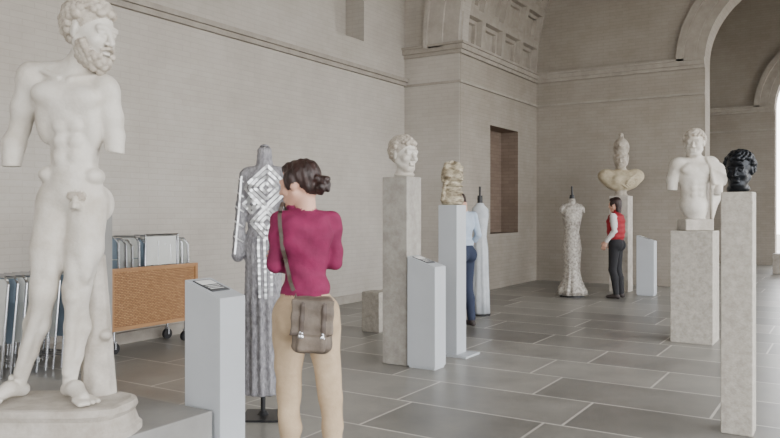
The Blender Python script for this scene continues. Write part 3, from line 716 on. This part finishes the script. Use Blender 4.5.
b=MB(); b.tube([(0,0,0),(0,0,1.8)],.016); b.tube([(0,0,0),(0,0,.025)],.2,0,24); b.tube([(0,0,1.58),(0,0,1.66)],[.05,.035],0,16); b.obj('stand',[M_dark],parent=ED)
# ------------------------------------------------------------ red vest woman
x,y=W(616,11.8)
B=Body(); B.push(Rz(D(-125)),(0,0,0),.985)
p=dict(elL=(.2,.04,1.1),wrL=(.2,-.1,.92),elR=(-.2,.03,1.1),wrR=(-.19,-.12,.93),slen=.9,hdL=((0,-.4,-1),(-1,0,0),-1,.4),hdR=((0,-.4,-1),(1,0,0),1,.4),
 knL=(.08,-.03,.47),anL=(.08,.03,.085),knR=(-.085,-.0,.47),anR=(-.1,.05,.085),hc=(0,-.02,1.52),hy=D(-10),hp=.12,long=True,m=(0,1,2,3,4,5))
human(B,p); B.ell((0,0,1.1),(.175,.14,.24),1,.03); B.ell((0,.0,1.25),(.17,.14,.15),1,.03); B.cone((0,.02,1.36),(0,.01,1.41),.058,.055,1,.01)
B.build('woman_in_red_vest',.007,[M_skin,M_red,M_black,M_hair,M_shoe,M_whites],noise=lambda X,Y,Z,L: np.where(L==1,.004*np.sin(Z*75),0)+0*X+0*Y,loc=(x,y,0),rz=TH)
# ------------------------------------------------------------ helmeted bust
px,py=W(621,12.9)
b=MB(); b.box((-.16,-.16,0),(.16,.16,1.66)); b.obj('stone_pedestal',[M_plinth],bevel=.006,loc=(px,py,0))
B=Body()
B.cone((0,0,.0),(0,0,.09),.12,.07,0,.02); B.cone((0,0,.07),(0,0,.16),.07,.13,0,.03)
B.ell((0,0,.27),(.33,.17,.19),1,.05); B.ell((-.25,0,.34),(.15,.13,.13),1,.04); B.ell((.25,0,.34),(.15,.13,.13),1,.04)
B.ell((-.1,-.13,.27),(.1,.07,.08),1,.03); B.ell((.1,-.13,.27),(.1,.07,.08),1,.03)
for i in range(7): B.cone((-.3+.03*i,-.08,.42-.02*i),(.05+.03*i,-.17,.13+.025*i),.02,.016,1,.012)
for i in range(4): B.cone((.32-.04*i,-.06,.42),(.1-.02*i,-.19,.3-.03*i),.02,.016,1,.012)
B.cone((0,.01,.38),(0,-.01,.58),.09,.078,0,.04)
head(B,(0,-.02,.64),1.4,yaw=D(-24),pitch=D(3),skin=0,hair=0,style='none')
B.push(Rz(D(-24)),(0,0,.69),1.0)
B.ell((0,.04,.15),(.135,.17,.17),0,.008); B.ell((0,-.07,.2),(.095,.12,.08),0,.02,rot=Rx(.5)); B.cone((0,-.13,.18),(0,-.22,.17),.035,.012,0,.02)
B.ell((0,.13,-.06),(.11,.06,.14),0,.02)
B.chain([(0,-.09,.33),(0,.0,.38),(0,.09,.375),(0,.17,.31),(0,.22,.2),(0,.23,.03)],[.018,.028,.034,.036,.032,.022],0,.006)
B.cone((-.1,-.02,.0),(-.09,.02,-.14),.035,.022,0,.015); B.cone((.1,-.02,.0),(.09,.02,-.14),.035,.022,0,.015)
B.pop()
B.build('helmeted_goddess_bust',.0075,[M_marbleh,M_ochre,M_ochre],loc=(px,py,1.662),rz=TH,zmin=0,smooth=1)
# ------------------------------------------------------------ draped male torso on block
TX,TY=-1.37+.135*.847,8.2+.135*.531
pedestal('stone_block_pedestal',TX+.02,TY-.02,.42,.42,1.18,M_stoned)
B=Body(); 
B.box((.0,0,.06),(.15,.13,.06),.01,1,.01)
B.cone((0,0,.1),(0,0,.2),.09,.12,0,.03)
B.ell((-.01,0,.28),(.15,.11,.13),0,.03); B.ell((-.01,0,.43),(.135,.1,.16),0,.04); B.ell((-.01,0,.6),(.175,.12,.17),0,.04)
B.ell((-.09,-.078,.65),(.088,.045,.063),0,.02); B.ell((.07,-.078,.65),(.088,.045,.063),0,.02)
for z in (.52,.45,.38):
    for sx in (-1,1): B.ell((-.01+.034*sx,-.085,z),(.035,.022,.035),0,.015)
B.ell((-.01,-.08,.27),(.08,.04,.07),0,.03)
B.cone((0,.01,.7),(-.01,-.01,.86),.075,.066,0,.03); B.cone((-.15,0,.72),(.15,0,.73),.065,.065,0,.04)
B.ell((-.19,0,.7),(.075,.075,.08),0,.03); B.ell((.18,0,.71),(.075,.075,.08),0,.03)
B.chain([(-.2,0,.69),(-.235,.02,.55),(-.24,.01,.42)],[.066,.058,.05],0,.02); B.box((-.24,0,.4),(.09,.09,.03),.004,0,.004,sub=True)
B.chain([(.19,0,.7),(.25,.02,.55),(.2,-.1,.42)],[.066,.06,.05],0,.02)
for i in range(8):
    B.chain([(.06+.02*i,.08-.02*i,.7+.0*i),(.1+.022*i,-.06-.004*i,.77-.012*i),(.12+.024*i,-.12,.66-.01*i),(.15+.02*i,-.12+.01*i,.5)],[.02]*4,0,.004)
for i in range(7): B.chain([(.14+.022*i,-.11+.02*i,.55),(.15+.022*i,-.08+.02*i,.35),(.16+.016*i,-.06+.02*i,.12+.025*i)],[.022,.02,.014],0,.004)
head(B,(-.015,-.02,.93),1.2,yaw=D(-28),pitch=D(4),skin=0,hair=2)
B.build('draped_male_torso_statue',.0064,[M_marble,M_plinth,M_marbleh],loc=(TX-.19,TY+.19,1.182),rz=TH,zmin=0,smooth=1)
# ------------------------------------------------------------ bronze head front right
BX,BYY=-.577+.05*.847+.01,4.99+.05*.531
pedestal('stone_pedestal',BX,BYY,.182,.182,1.505,M_stoned)
bust_head('bronze_portrait_head',(BX-.091,BYY+.091,1.507),TH,[M_bronze,M_bronze],.96,D(-40),D(5),neck=.015)
x,y=W(778,16.5); pedestal('stone_pedestal',x+.2,y-.1,.3,.3,.45,M_plinth)
# ------------------------------------------------------------ light
w=bpy.data.worlds.new('sky'); bpy.context.scene.world=w; w.use_nodes=True
bg=w.node_tree.nodes['Background']; bg.inputs[0].default_value=(.97,.98,1.0,1); bg.inputs[1].default_value=8.6
def portal(name,loc,rot,sx,sy):
    try:
        l=bpy.data.lights.new(name,'AREA'); l.shape='RECTANGLE'; l.size=sx; l.size_y=sy; l.cycles.is_portal=True
        o=bpy.data.objects.new(name,l); COL.objects.link(o); o.location=loc; o.rotation_euler=rot
    except Exception as e: print('portal',e)
portal('daylight_portal_side',(RX+.7,11,3),(0,D(90),0),6,36)
portal('daylight_portal_front',(-1.5,-6.2,3),(D(90),0,0),9,6)
portal('daylight_portal_end',(-1.5,30.2,3.5),(D(-90),0,0),12,8)
cam=bpy.data.cameras.new('camera'); co=bpy.data.objects.new('camera',cam); COL.objects.link(co)
co.location=(0,0,CH); co.rotation_euler=(D(90),0,TH); cam.sensor_width=36; cam.lens=FPX/780*36; cam.shift_y=-7/780; cam.clip_end=200
bpy.context.scene.camera=co
